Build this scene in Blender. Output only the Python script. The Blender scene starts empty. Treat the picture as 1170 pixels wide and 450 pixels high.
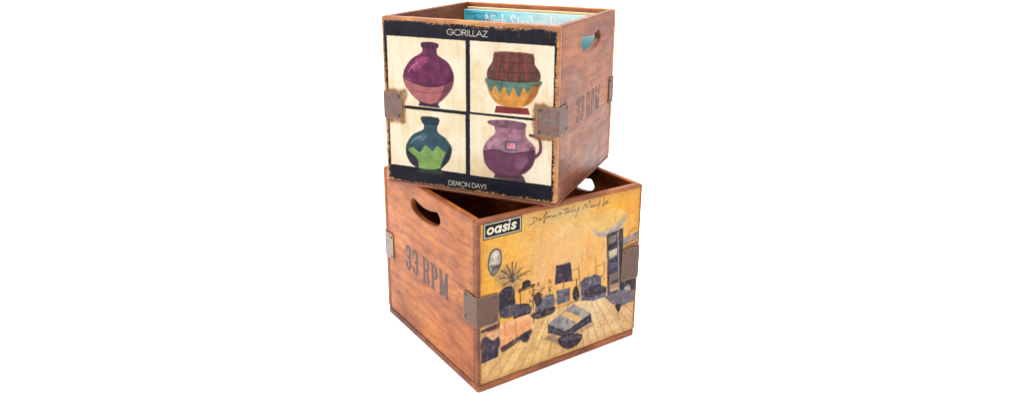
import bpy, bmesh, math
import numpy as np
from mathutils import Matrix, Vector

scene = bpy.context.scene
COL = scene.collection
MM = 0.001
rng = np.random.default_rng(7)

# ------------------------------------------------------------------ helpers
def link(o, parent=None, mat=None):
    COL.objects.link(o)
    if parent is not None:
        o.parent = parent
    if mat is not None:
        o.data.materials.append(mat)
    return o

def thing(name, label, cat, loc, rotz=0.0, group=None):
    o = bpy.data.objects.new(name, None)
    o.empty_display_size = 0.05
    o.location = loc
    o.rotation_euler = (0, 0, rotz)
    o['label'] = label
    o['category'] = cat
    if group:
        o['group'] = group
    COL.objects.link(o)
    return o

def face_matrix(origin, xaxis, zaxis):
    """local X = reading direction, local Y = up, local Z = outward"""
    x = Vector(xaxis); z = Vector(zaxis); y = Vector((0, 0, 1))
    m = Matrix((x, y, z)).transposed().to_4x4()
    m.translation = Vector(origin)
    return m

def catmull(pts, n=8, closed=False):
    P = [np.array(p, float) for p in pts]
    out = []
    k = len(P)
    rngi = range(k if closed else k - 1)
    for i in rngi:
        p0 = P[(i - 1) % k] if (closed or i > 0) else P[i]
        p1 = P[i]; p2 = P[(i + 1) % k]
        p3 = P[(i + 2) % k] if (closed or i + 2 < k) else p2
        for j in range(n):
            t = j / n
            out.append(0.5 * ((2 * p1) + (-p0 + p2) * t + (2 * p0 - 5 * p1 + 4 * p2 - p3) * t * t
                              + (-p0 + 3 * p1 - 3 * p2 + p3) * t ** 3))
    if not closed:
        out.append(P[-1])
    return [tuple(p) for p in out]

def rounded_rect(x0, y0, x1, y1, radii, n=5):
    """radii: bottom-left, bottom-right, top-right, top-left"""
    out = []
    for (cx, cy, sx, sy, r, a0) in ((x0, y0, 1, 1, radii[0], 180), (x1, y0, -1, 1, radii[1], 270),
                                    (x1, y1, -1, -1, radii[2], 0), (x0, y1, 1, -1, radii[3], 90)):
        for k in range(n + 1):
            a = math.radians(a0 + 90 * k / n)
            out.append((cx + sx * r + r * math.cos(a), cy + sy * r + r * math.sin(a)))
    return out

def slab(name, outlines, z0, z1, bev, mat, parent, matrix, seg=2):
    """filled outline (with holes) as a board with softly rounded edges"""
    cu = bpy.data.curves.new('board_outline', 'CURVE')
    cu.dimensions = '2D'
    cu.fill_mode = 'BOTH'
    for pts in outlines:
        sp = cu.splines.new('POLY')
        sp.points.add(len(pts) - 1)
        for q, (x, y) in zip(sp.points, pts):
            q.co = (x, y, 0, 1)
        sp.use_cyclic_u = True
    cu.extrude = (z1 - z0) / 2 - bev
    cu.bevel_depth = bev
    cu.bevel_resolution = seg
    cu.offset = -bev
    tmp = bpy.data.objects.new('board_outline', cu)
    COL.objects.link(tmp)
    dg = bpy.context.evaluated_depsgraph_get()
    dg.update()
    me = bpy.data.meshes.new_from_object(tmp.evaluated_get(dg))
    me.transform(Matrix.Translation((0, 0, (z0 + z1) / 2)))
    bpy.data.objects.remove(tmp)
    bpy.data.curves.remove(cu)
    me.materials.clear()
    bm = bmesh.new(); bm.from_mesh(me)
    bmesh.ops.remove_doubles(bm, verts=bm.verts, dist=1e-6)
    bmesh.ops.recalc_face_normals(bm, faces=bm.faces)
    bm.to_mesh(me); bm.free()
    me.name = name
    o = link(bpy.data.objects.new(name, me), parent, mat)
    o.matrix_local = matrix
    return o

# ------------------------------------------------------------------ value noise
def vnoise(h, w, cells_y, cells_x, octaves=3, seed=0):
    r = np.random.default_rng(seed)
    tot = np.zeros((h, w)); amp = 1.0; s = 0.0
    for o in range(octaves):
        cy = max(2, int(cells_y * 2 ** o)); cx = max(2, int(cells_x * 2 ** o))
        g = r.random((cy + 2, cx + 2))
        yy = np.linspace(0, cy, h); xx = np.linspace(0, cx, w)
        yi = yy.astype(int); xi = xx.astype(int)
        fy = yy - yi; fx = xx - xi
        fy = (fy * fy * (3 - 2 * fy))[:, None]; fx = (fx * fx * (3 - 2 * fx))[None, :]
        a = g[yi][:, xi]; b = g[yi][:, xi + 1]; c = g[yi + 1][:, xi]; d = g[yi + 1][:, xi + 1]
        tot += amp * ((a * (1 - fx) + b * fx) * (1 - fy) + (c * (1 - fx) + d * fx) * fy)
        s += amp; amp *= 0.5
    return tot / s

# ------------------------------------------------------------------ a printed sheet, painted in millimetres
class Sheet:
    def __init__(self, w, h, cells, base):
        self.w, self.h = w, h
        self.nx = cells; self.ny = int(cells * h / w)
        x = np.linspace(0, w, self.nx + 1); y = np.linspace(0, h, self.ny + 1)
        self.X, self.Y = np.meshgrid(x, y)
        self.px = w / self.nx
        self.c = np.zeros(self.X.shape + (3,)) + np.array(base, float) / 255
    def win(self, x0, y0, x1, y1):
        i0 = max(0, int(y0 / self.px) - 2); i1 = min(self.ny + 1, int(y1 / self.px) + 4)
        j0 = max(0, int(x0 / self.px) - 2); j1 = min(self.nx + 1, int(x1 / self.px) + 4)
        return slice(i0, max(i0, i1)), slice(j0, max(j0, j1))
    def put(self, sl, a, col):
        if callable(col):
            col = col(self.X[sl], self.Y[sl])
        else:
            col = np.array(col, float) / 255
        a = np.clip(a, 0, 1)[..., None]
        self.c[sl] = self.c[sl] * (1 - a) + col * a
    def segdist(self, X, Y, p, q, wy=1.0):
        ax, ay = p; bx, by = q
        dx, dy = bx - ax, (by - ay) * wy
        l2 = dx * dx + dy * dy + 1e-12
        PX = X - ax; PY = (Y - ay) * wy
        t = np.clip((PX * dx + PY * dy) / l2, 0, 1)
        return np.hypot(PX - t * dx, PY - t * dy)
    def poly(self, pts, col, soft=0.5, alpha=1.0, smooth=0):
        if smooth:
            pts = catmull(pts, smooth, True)
        xs = [p[0] for p in pts]; ys = [p[1] for p in pts]
        s = soft
        sl = self.win(min(xs) - s, min(ys) - s, max(xs) + s, max(ys) + s)
        X, Y = self.X[sl], self.Y[sl]
        if X.size == 0:
            return
        ins = np.zeros(X.shape, bool); d = np.full(X.shape, 1e9)
        n = len(pts)
        for i in range(n):
            p, q = pts[i], pts[(i + 1) % n]
            d = np.minimum(d, self.segdist(X, Y, p, q))
            if p[1] != q[1]:
                cond = (p[1] > Y) != (q[1] > Y)
                ins ^= cond & (X < (q[0] - p[0]) * (Y - p[1]) / (q[1] - p[1]) + p[0])
        sd = np.where(ins, d, -d)
        self.put(sl, alpha * np.clip(0.5 + sd / (2 * s), 0, 1), col)
    def ell(self, cx, cy, rx, ry, col, rot=0.0, soft=0.6, alpha=1.0):
        m = max(rx, ry) + soft * 2
        sl = self.win(cx - m, cy - m, cx + m, cy + m)
        X, Y = self.X[sl] - cx, self.Y[sl] - cy
        if X.size == 0:
            return
        c, s = math.cos(rot), math.sin(rot)
        u = (X * c + Y * s) / rx; v = (-X * s + Y * c) / ry
        r = np.hypot(u, v)
        self.put(sl, alpha * np.clip(0.5 + (1 - r) * min(rx, ry) / (2 * soft), 0, 1), col)
    def line(self, pts, wid, col, soft=0.4, alpha=1.0, smooth=0, penY=1.0):
        if smooth:
            pts = catmull(pts, smooth)
        xs = [p[0] for p in pts]; ys = [p[1] for p in pts]
        m = wid + soft
        sl = self.win(min(xs) - m, min(ys) - m, max(xs) + m, max(ys) + m)
        X, Y = self.X[sl], self.Y[sl]
        if X.size == 0:
            return
        d = np.full(X.shape, 1e9)
        for p, q in zip(pts[:-1], pts[1:]):
            d = np.minimum(d, self.segdist(X, Y, p, q, penY))
        self.put(sl, alpha * np.clip(0.5 + (wid / 2 - d) / (2 * soft), 0, 1), col)
    def warp(self, amp, cells, seed):
        # the brush wanders: shift every point a little along two noises
        dx = (vnoise(self.ny + 1, self.nx + 1, cells, cells, 3, seed) - 0.5) * 4 * amp / self.px
        dy = (vnoise(self.ny + 1, self.nx + 1, cells, cells, 3, seed + 1) - 0.5) * 4 * amp / self.px
        ii, jj = np.meshgrid(np.arange(self.ny + 1), np.arange(self.nx + 1), indexing='ij')
        fi = np.clip(ii + dy, 0, self.ny - 0.001); fj = np.clip(jj + dx, 0, self.nx - 0.001)
        i0 = fi.astype(int); j0 = fj.astype(int); u = (fi - i0)[..., None]; v = (fj - j0)[..., None]
        c = self.c
        self.c = (c[i0, j0] * (1 - v) + c[i0, j0 + 1] * v) * (1 - u) + (c[i0 + 1, j0] * (1 - v) + c[i0 + 1, j0 + 1] * v) * u
    def noise(self, cy, cx, octv=3, seed=0):
        return vnoise(self.ny + 1, self.nx + 1, cy, cx, octv, seed)
    def mesh(self, name, mat, parent, off, gain=1.0, keep=None, z=0.0):
        """off = (x, y) of the sheet's top left corner in the parent's plane, metres"""
        nx, ny = self.nx, self.ny
        co = np.zeros(((nx + 1) * (ny + 1), 3), np.float32)
        co[:, 0] = off[0] + self.X.ravel() * MM
        co[:, 1] = off[1] - self.Y.ravel() * MM
        co[:, 2] = z
        i, j = np.meshgrid(np.arange(ny), np.arange(nx), indexing='ij')
        a = i * (nx + 1) + j
        f = np.stack([a + nx + 1, a + nx + 2, a + 1, a], -1).reshape(-1, 4)
        if keep is not None:
            kf = (keep[:-1, :-1] + keep[1:, 1:] + keep[1:, :-1] + keep[:-1, 1:]).ravel() / 4 > 0.5
            f = f[kf]
        used = np.unique(f)
        remap = np.zeros(len(co), np.int64); remap[used] = np.arange(len(used))
        f = remap[f]; co = co[used]
        s = np.clip(self.c.reshape(-1, 3)[used], 0, 1)
        lin = np.where(s <= 0.04045, s / 12.92, ((s + 0.055) / 1.055) ** 2.4) * gain
        me = bpy.data.meshes.new(name)
        me.vertices.add(len(co)); me.vertices.foreach_set('co', co.ravel())
        me.loops.add(len(f) * 4); me.loops.foreach_set('vertex_index', f.ravel().astype(np.int32))
        me.polygons.add(len(f)); me.polygons.foreach_set('loop_start', np.arange(0, len(f) * 4, 4, dtype=np.int32))
        me.update(calc_edges=True)
        at = me.color_attributes.new('ink', 'FLOAT_COLOR', 'POINT')
        at.data.foreach_set('color', np.concatenate([lin, np.ones((len(lin), 1))], 1).astype(np.float32).ravel())
        o = link(bpy.data.objects.new(name, me), parent, mat)
        return o

# ------------------------------------------------------------------ stroke lettering
def arc(cx, cy, rx, ry, a0, a1, n=14):
    return [(cx + rx * math.cos(math.radians(a0 + (a1 - a0) * k / n)),
             cy + ry * math.sin(math.radians(a0 + (a1 - a0) * k / n))) for k in range(n + 1)]

# unit height 1, y up, geometric capitals: name -> (advance, strokes)
CAPS = {
    'G': (0.98, [arc(.48, .5, .46, .5, 42, 318) + [(.92, .46), (.55, .46)]]),
    'O': (1.08, [arc(.52, .5, .5, .5, 0, 360, 28)]),
    'R': (0.66, [[(.06, 0), (.06, 1), (.25, 1)] + arc(.27, .75, .26, .25, 90, -90) + [(.06, .5)], [(.28, .5), (.58, 0)]]),
    'I': (0.26, [[(.08, 0), (.08, 1)]]),
    'L': (0.50, [[(.06, 1), (.06, 0), (.42, 0)]]),
    'A': (0.86, [[(0, 0), (.4, 1), (.8, 0)], [(.14, .34), (.66, .34)]]),
    'Z': (0.66, [[(.04, 1), (.58, 1), (.02, 0), (.6, 0)]]),
    'D': (0.82, [[(.06, 0), (.06, 1), (.28, 1)] + arc(.28, .5, .46, .5, 90, -90) + [(.06, 0)]]),
    'E': (0.58, [[(.48, 1), (.06, 1), (.06, 0), (.48, 0)], [(.06, .52), (.45, .52)]]),
    'M': (1.02, [[(.02, 0), (.2, 1), (.48, .1), (.76, 1), (.94, 0)]]),
    'N': (0.86, [[(.06, 0), (.06, 1), (.74, 0), (.74, 1)]]),
    'Y': (0.74, [[(0, 1), (.34, .48), (.68, 1)], [(.34, .48), (.34, 0)]]),
    'S': (0.56, [catmull([(.46, .84), (.27, 1), (.07, .79), (.26, .53), (.47, .27), (.26, 0), (.03, .15)], 6)]),
    ' ': (0.36, []),
}
def write_caps(sh, text, p0, p1, height, wid, col, alpha=1.0):
    """text fitted between p0 and p1 (baseline, mm, y down)"""
    tot = sum(CAPS[c][0] for c in text)
    ux = (p1[0] - p0[0]) / tot; uy = (p1[1] - p0[1]) / tot
    x = 0.0
    for c in text:
        adv, strokes = CAPS[c]
        for s in strokes:
            pts = [(p0[0] + (x + a) * ux, p0[1] + (x + a) * uy - b * height) for a, b in s]
            sh.line(pts, wid, col, soft=0.45, alpha=alpha)
        x += adv

# ------------------------------------------------------------------ materials
def lin(c):
    out = []
    for v in c:
        s = v / 255
        out.append(s / 12.92 if s <= 0.04045 else ((s + 0.055) / 1.055) ** 2.4)
    return tuple(out) + (1.0,)

class NT:
    def __init__(self, name):
        self.m = bpy.data.materials.new(name)
        self.m.use_nodes = True
        self.t = self.m.node_tree
        self.b = self.t.nodes['Principled BSDF']
    def n(self, typ, **kw):
        nd = self.t.nodes.new(typ)
        for k, v in kw.items():
            setattr(nd, k, v)
        return nd
    def l(self, a, b):
        self.t.links.new(a, b)
    def coords(self, scale=(1, 1, 1), loc=(0, 0, 0)):
        tc = self.n('ShaderNodeTexCoord'); mp = self.n('ShaderNodeMapping')
        mp.inputs['Scale'].default_value = scale; mp.inputs['Location'].default_value = loc
        self.l(tc.outputs['Object'], mp.inputs['Vector'])
        return mp.outputs['Vector']
    def noise(self, vec, scale, detail=4, rough=0.55, dist=0.0):
        nd = self.n('ShaderNodeTexNoise')
        nd.inputs['Scale'].default_value = scale; nd.inputs['Detail'].default_value = detail
        nd.inputs['Roughness'].default_value = rough; nd.inputs['Distortion'].default_value = dist
        self.l(vec, nd.inputs['Vector'])
        return nd.outputs['Fac']
    def ramp(self, fac, stops):
        r = self.n('ShaderNodeValToRGB')
        e = r.color_ramp.elements
        while len(e) < len(stops):
            e.new(0.5)
        for el, (p, c) in zip(e, stops):
            el.position = p; el.color = c
        self.l(fac, r.inputs['Fac'])
        return r.outputs['Color']
    def mix(self, fac, a, b, mode='MIX'):
        m = self.n('ShaderNodeMix', data_type='RGBA', blend_type=mode)
        for s, v in ((m.inputs[0], fac), (m.inputs[6], a), (m.inputs[7], b)):
            if hasattr(v, 'is_linked'):
                self.l(v, s)
            else:
                s.default_value = v
        return m.outputs[2]
    def math(self, op, a, b=0.0, clamp=False):
        m = self.n('ShaderNodeMath', operation=op, use_clamp=clamp)
        for s, v in zip(m.inputs, (a, b)):
            if hasattr(v, 'is_linked'):
                self.l(v, s)
            else:
                s.default_value = v
        return m.outputs[0]
    def bump(self, h, strength, dist):
        b = self.n('ShaderNodeBump')
        b.inputs['Strength'].default_value = strength; b.inputs['Distance'].default_value = dist
        self.l(h, b.inputs['Height'])
        self.l(b.outputs['Normal'], self.b.inputs['Normal'])
    def edge(self, radius):
        bv = self.n('ShaderNodeBevel'); bv.samples = 6
        bv.inputs['Radius'].default_value = radius
        g = self.n('ShaderNodeNewGeometry')
        d = self.n('ShaderNodeVectorMath', operation='DOT_PRODUCT')
        self.l(bv.outputs['Normal'], d.inputs[0]); self.l(g.outputs['True Normal'], d.inputs[1])
        return self.math('SUBTRACT', 1.0, d.outputs['Value'], True)

WOOD_GAIN = 0.52
def g4(c, g=None):
    g = WOOD_GAIN if g is None else g
    l = lin(c)
    return (l[0] * g, l[1] * g, l[2] * g, 1)

def wood(name, light, mid, dark, stain, edge_col, edge_amt, seed, rough=0.42, stain_lo=0.56):
    k = NT(name)
    o = (seed * 3.1, seed * 1.7, seed * 0.9)
    big = k.noise(k.coords((1, 2.6, 2.6), o), 7, 4, 0.6, 0.6)
    col = k.ramp(big, [(0.30, g4(dark)), (0.48, g4(mid)), (0.66, g4(light))])
    fine = k.noise(k.coords((6, 130, 130), o), 3.2, 5, 0.7, 0.25)
    fr = k.ramp(fine, [(0.32, (0.60, 0.56, 0.54, 1)), (0.5, (0.96, 0.96, 0.96, 1)), (0.72, (1.12, 1.1, 1.06, 1))])
    col = k.mix(1.0, col, fr, 'MULTIPLY')
    wv = k.n('ShaderNodeTexWave', wave_type='BANDS', bands_direction='Y')
    wv.inputs['Scale'].default_value = 9.0; wv.inputs['Distortion'].default_value = 7.0
    wv.inputs['Detail'].default_value = 3.0; wv.inputs['Detail Scale'].default_value = 1.4
    k.l(k.coords((0.35, 1.6, 1.6), o), wv.inputs['Vector'])
    col = k.mix(0.5, col, k.ramp(wv.outputs['Fac'], [(0.05, (0.70, 0.62, 0.58, 1)), (0.35, (1, 1, 1, 1)), (1.0, (1.08, 1.06, 1.03, 1))]), 'MULTIPLY')
    st = k.noise(k.coords((1.2, 2.0, 2.0), (o[1], o[2], o[0])), 11, 5, 0.65, 1.0)
    sm = k.ramp(st, [(stain_lo, (0, 0, 0, 1)), (stain_lo + 0.2, (0.75, 0.75, 0.75, 1))])
    col = k.mix(sm, col, g4(stain))
    md = k.noise(k.coords((1, 2.2, 2.2), (o[0], o[2], o[1])), 26, 4, 0.6, 1.2)
    col = k.mix(1.0, col, k.ramp(md, [(0.34, (0.74, 0.71, 0.70, 1)), (0.5, (0.99, 0.99, 0.99, 1)), (0.66, (1.13, 1.11, 1.06, 1))]), 'MULTIPLY')
    dn = k.noise(k.coords((1, 1, 1), (o[2], o[0], o[1])), 85, 5, 0.7, 0.6)
    dm = k.ramp(dn, [(0.64, (0, 0, 0, 1)), (0.78, (0.45, 0.45, 0.45, 1))])
    col = k.mix(dm, col, g4((104, 62, 48)))
    bd = k.noise(k.coords((1, 1.3, 1.3), (o[2], o[1], o[0])), 3.4, 3, 0.5, 0.5)
    col = k.mix(1.0, col, k.ramp(bd, [(0.32, (0.70, 0.66, 0.66, 1)), (0.5, (0.98, 0.98, 0.98, 1)), (0.68, (1.16, 1.14, 1.08, 1))]), 'MULTIPLY')
    # thin knife scratches and pores
    sc = k.noise(k.coords((9, 420, 420), (o[2], o[0], o[1])), 2.0, 2, 0.5, 0.0)
    sm2 = k.ramp(sc, [(0.70, (0, 0, 0, 1)), (0.78, (0.7, 0.7, 0.7, 1))])
    col = k.mix(sm2, col, g4((86, 46, 34)))
    # handled edges
    en = k.noise(k.coords((1, 1, 1), o), 60, 4, 0.6)
    e = k.edge(0.0075)
    em = k.math('MULTIPLY', e, edge_amt)
    em = k.math('MULTIPLY', em, k.math('ADD', en, 0.45), True)
    col = k.mix(em, col, g4(edge_col))
    k.l(col, k.b.inputs['Base Color'])
    rr = k.ramp(st, [(0.3, (rough - .08,) * 3 + (1,)), (0.7, (rough + .14,) * 3 + (1,))])
    k.l(rr, k.b.inputs['Roughness'])
    k.b.inputs['Specular IOR Level'].default_value = 0.28
    k.bump(k.math('ADD', fine, k.math('MULTIPLY', big, 0.4)), 0.35, 0.0007)
    return k.m

WOOD_BOTTOM = wood('stained_wood_warm', (230, 138, 60), (210, 117, 50), (168, 86, 40), (168, 106, 76), (84, 44, 28), 5.5, 1)
WOOD_BOARD_B = wood('stained_wood_board', (196, 112, 64), (166, 90, 52), (122, 64, 40), (120, 74, 58), (92, 48, 32), 2.8, 5)
WOOD_TOP = wood('stained_wood_dull', (196, 118, 74), (172, 102, 72), (132, 76, 54), (162, 118, 106), (78, 44, 32), 5.0, 2)
WOOD_BOARD_T = wood('scuffed_wood_board', (236, 164, 96), (220, 142, 80), (180, 104, 60), (150, 92, 68), (240, 178, 112), 2.4, 3)
WOOD_BACK_T = wood('orange_wood_board', (246, 158, 84), (226, 134, 68), (186, 102, 54), (172, 102, 66), (226, 140, 74), 1.6, 4)

def print_material(name, rough, spec_noise=0.15, scuff=0.5):
    k = NT(name)
    a = k.n('ShaderNodeVertexColor', layer_name='ink')
    nz = k.noise(k.coords((1, 1, 1)), 240, 4, 0.7)
    m = k.ramp(nz, [(0.3, (0.86, 0.86, 0.86, 1)), (0.7, (1.1, 1.1, 1.1, 1))])
    col = k.mix(scuff, a.outputs['Color'], m, 'MULTIPLY')
    k.l(col, k.b.inputs['Base Color'])
    r = k.noise(k.coords((1, 1, 1)), 30, 4, 0.6)
    rr = k.ramp(r, [(0.3, (rough - spec_noise / 2,) * 3 + (1,)), (0.7, (rough + spec_noise,) * 3 + (1,))])
    k.l(rr, k.b.inputs['Roughness'])
    k.b.inputs['Specular IOR Level'].default_value = 0.1
    k.bump(nz, 0.12, 0.0004)
    return k.m
INK = print_material('aged_varnished_print', 0.5)
SLEEVE_INK = print_material('glossy_card_print', 0.35, 0.1, 0.2)

def stencil_material(name, col, fade):
    k = NT(name)
    nz = k.noise(k.coords((1, 1, 1)), 90, 5, 0.7)
    c = k.ramp(nz, [(0.3, g4(col)), (0.72, g4(fade))])
    k.l(c, k.b.inputs['Base Color'])
    k.b.inputs['Roughness'].default_value = 0.6
    return k.m
STENCIL_B = stencil_material('faded_stencil_ink', (76, 54, 58), (116, 78, 72))
STENCIL_T = stencil_material('rubbed_stencil_ink', (84, 60, 62), (126, 86, 78))

def rust_material(name, grey, rust, bias, seed):
    k = NT(name)
    o = (seed * 0.37, seed * 0.21, seed * 0.11)
    nz = k.noise(k.coords((1, 1, 1), o), 58, 6, 0.7, 1.0)
    c = k.ramp(nz, [(bias - .14, g4(grey, 1)), (bias + .02, g4(tuple((p + q) / 2 for p, q in zip(grey, rust)), 1)), (bias + .14, g4(rust, 1))])
    n2 = k.noise(k.coords((1, 1, 1), o), 190, 4, 0.7)
    c = k.mix(0.6, c, k.ramp(n2, [(0.32, (0.42, 0.37, 0.34, 1)), (0.64, (1.22, 1.22, 1.22, 1))]), 'MULTIPLY')
    e = k.edge(0.0022)
    c = k.mix(k.math('MULTIPLY', e, 1.3, True), c, g4((190, 164, 138), 1))  # pale edge glint painted into the bracket's base colour
    k.l(c, k.b.inputs['Base Color'])
    mt = k.ramp(nz, [(bias - .1, (0.5,) * 3 + (1,)), (bias + .1, (0.08,) * 3 + (1,))])
    k.l(mt, k.b.inputs['Metallic'])
    k.b.inputs['Roughness'].default_value = 0.5
    k.bump(k.math('ADD', n2, k.math('MULTIPLY', nz, 2.0)), 0.7, 0.0012)
    return k.m
STEEL = rust_material('tarnished_steel', (94, 82, 79), (92, 48, 26), 0.50, 3)
RUST = rust_material('rusty_steel', (88, 58, 40), (68, 37, 22), 0.46, 9)
GREYSTEEL = rust_material('worn_grey_steel', (142, 128, 120), (132, 96, 76), 0.62, 5)
def nail_material():
    k = NT('dark_nail_iron')
    nz = k.noise(k.coords((1, 1, 1)), 300, 3, 0.6)
    k.l(k.ramp(nz, [(0.3, g4((38, 28, 26), 1)), (0.7, g4((66, 46, 38), 1))]), k.b.inputs['Base Color'])
    k.b.inputs['Roughness'].default_value = 0.4
    k.b.inputs['Metallic'].default_value = 0.3
    return k.m
NAIL = nail_material()

# ------------------------------------------------------------------ parts of a crate
def handle_outline(cx, top):
    """sagging hand slot, millimetres from the panel's own left and top"""
    p = [(-48, 30.5), (-54, 33), (-61, 42.5), (-58, 50), (-48, 57), (-30, 62), (0, 64.5), (30, 62), (48, 57),
         (58, 50), (61, 43), (54, 33), (48, 30.5), (40, 32), (22, 36), (0, 38), (-22, 36), (-40, 32)]
    return [((cx + x) * MM, top - y * MM) for x, y in catmull(p, 4, True)]

def bracket(parent, corner, ax, ay, la, lb, z0, z1, mat, matn, gap, seed, wing=None):
    """L-shaped strap folded round a vertical corner. ax/ay: unit vectors from the corner along the two faces"""
    r = np.random.default_rng(seed)
    ax = Vector(ax); ay = Vector(ay)
    T = 0.0015
    na, nh = 10, 12
    # path along face a towards corner, round it, along face b
    path = []
    R = 0.003
    for k in range(na + 1):
        s = la + (R - la) * k / na
        path.append((ax * s - ay * gap, -ay))
    for k in range(1, 6):
        t = math.radians(90 * k / 6)
        c = ax * R + ay * R
        d = -ay * math.cos(t) - ax * math.sin(t)
        path.append((c + d * (R + gap), d))
    for k in range(na + 1):
        s = R + (lb - R) * k / na
        path.append((ay * s - ax * gap, -ax))
    bm = bmesh.new()
    rows = []
    npth = len(path)
    for layer in (0, 1):
        grid = []
        for i, (p, nrm) in enumerate(path):
            colv = []
            endd = min(i, npth - 1 - i)
            for j in range(nh + 1):
                v = j / nh
                z = z0 + (z1 - z0) * v
                ee = min(j, nh - j)
                q = Vector(p)
                # clipped, slightly ragged corners
                if endd == 0 and ee == 0:
                    q = Vector(p) * 1.0
                    dirv = (path[i + 1][0] - p) if i == 0 else (path[i - 1][0] - p)
                    q = q + dirv * 0.35
                    z += (1 if j == 0 else -1) * 0.0009
                w = 0.00028 * math.sin(i * 1.9 + seed) * math.sin(j * 1.3 + seed * 2)
                off = 0.0 if layer == 0 else T
                if layer == 1:
                    q = q + nrm * (off + max(0, w))
                if ee == 0:
                    z += 0.0007 * math.sin(i * 0.9 + seed * 1.7 + j)
                colv.append(bm.verts.new((corner[0] + q.x, corner[1] + q.y, z)))
            grid.append(colv)
        rows.append(grid)
    a, b = rows
    for i in range(npth - 1):
        for j in range(nh):
            for fc in (bm.faces.new((a[i][j], a[i][j + 1], a[i + 1][j + 1], a[i + 1][j])),
                       bm.faces.new((b[i][j], b[i + 1][j], b[i + 1][j + 1], b[i][j + 1]))):
                fc.material_index = 1 if (wing is not None and i > na + 3) else 0
    for j in range(nh):
        for i in (0, npth - 1):
            bm.faces.new((a[i][j], b[i][j], b[i][j + 1], a[i][j + 1]))
    for i in range(npth - 1):
        for j in (0, nh):
            bm.faces.new((a[i][j], a[i + 1][j], b[i + 1][j], b[i][j]))
    bmesh.ops.recalc_face_normals(bm, faces=bm.faces)
    for f in bm.faces:
        f.smooth = True
    me = bpy.data.meshes.new('corner_bracket'); bm.to_mesh(me); bm.free()
    me.set_sharp_from_angle(angle=math.radians(40))
    o = link(bpy.data.objects.new('corner_bracket', me), parent, mat)
    if wing is not None:
        me.materials.append(wing)
    # nails: domed heads, two on each wing
    for (along, nrm, L) in ((ax, -ay, la), (ay, -ax, lb)):
        for zz in (z0 + 0.007, z1 - 0.007):
            c = Vector((corner[0], corner[1], 0)) + along * (L - 0.007) + nrm * (gap + T)
            c.z = zz
            bn = bmesh.new()
            bmesh.ops.create_uvsphere(bn, u_segments=12, v_segments=8, radius=0.0030)
            q = nrm.to_track_quat('Z', 'Y').to_matrix().to_4x4()
            bmesh.ops.transform(bn, matrix=Matrix.Translation(c) @ q @ Matrix.Diagonal((1, 1, 0.5, 1)), verts=bn.verts)
            for f in bn.faces:
                f.smooth = True
            mn = bpy.data.meshes.new('nail'); bn.to_mesh(mn); bn.free()
            link(bpy.data.objects.new('nail', mn), o, matn)
    return o

# ---- the heavy condensed letters, drawn in a 0..1 box (y up) with a broad pen
BLOCK = {
    '3': [[(.12, .75), (.12, .80)] + arc(.5, .78, .38, .20, 180, 0, 10) + [(.88, .64), (.80, .55), (.48, .51), (.80, .46), (.88, .36), (.88, .22)] + arc(.5, .22, .38, .20, 0, -180, 10) + [(.12, .26)]],
    'R': [[(.22, .02), (.22, .98)], [(.04, .98), (.55, .98), (.82, .92), (.84, .60), (.60, .52), (.22, .52)], [(.58, .52), (.80, .42), (.82, .04), (.98, .02)], [(.02, .02), (.42, .02)]],
    'P': [[(.22, .02), (.22, .98)], [(.04, .98), (.58, .98), (.86, .92), (.88, .56), (.64, .46), (.22, .46)], [(.02, .02), (.44, .02)]],
    'M': [[(.14, .02), (.14, .98)], [(.14, .98), (.50, .10), (.86, .98)], [(.86, .98), (.86, .02)], [(.02, .02), (.28, .02)], [(.72, .02), (.98, .02)], [(.02, .98), (.2, .98)], [(.8, .98), (.98, .98)]],
}
def stencil(panel, spans, vtop, vbot, panel_h, mat, pen, wear, seed, xoff):
    """spans: (letter, u0, u1) in millimetres from the panel's left edge"""
    u0 = min(s[1] for s in spans) - 4; u1 = max(s[2] for s in spans) + 4
    w = u1 - u0; h = vbot - vtop + 8
    sh = Sheet(w, h, 420, (0, 0, 0))
    for ch, a, b in spans:
        for s in BLOCK[ch]:
            pts = [(a - u0 + (b - a) * (0.13 + 0.74 * x), 4 + (vbot - vtop) * (0.06 + 0.88 * (1 - y))) for x, y in s]
            sh.line(pts, pen, (255, 255, 255), soft=0.3, penY=1.9)
    m = sh.c[..., 0]
    n1 = sh.noise(9, 26, 4, seed); n2 = sh.noise(60, 22, 3, seed + 1)
    m = m * ((0.55 * n1 + 0.45 * n2) > wear)
    ob = sh.mesh('lettering', mat, panel, (u0 * MM + xoff, panel_h - (vtop - 4) * MM), keep=m, z=0.00025)
    return ob

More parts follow.
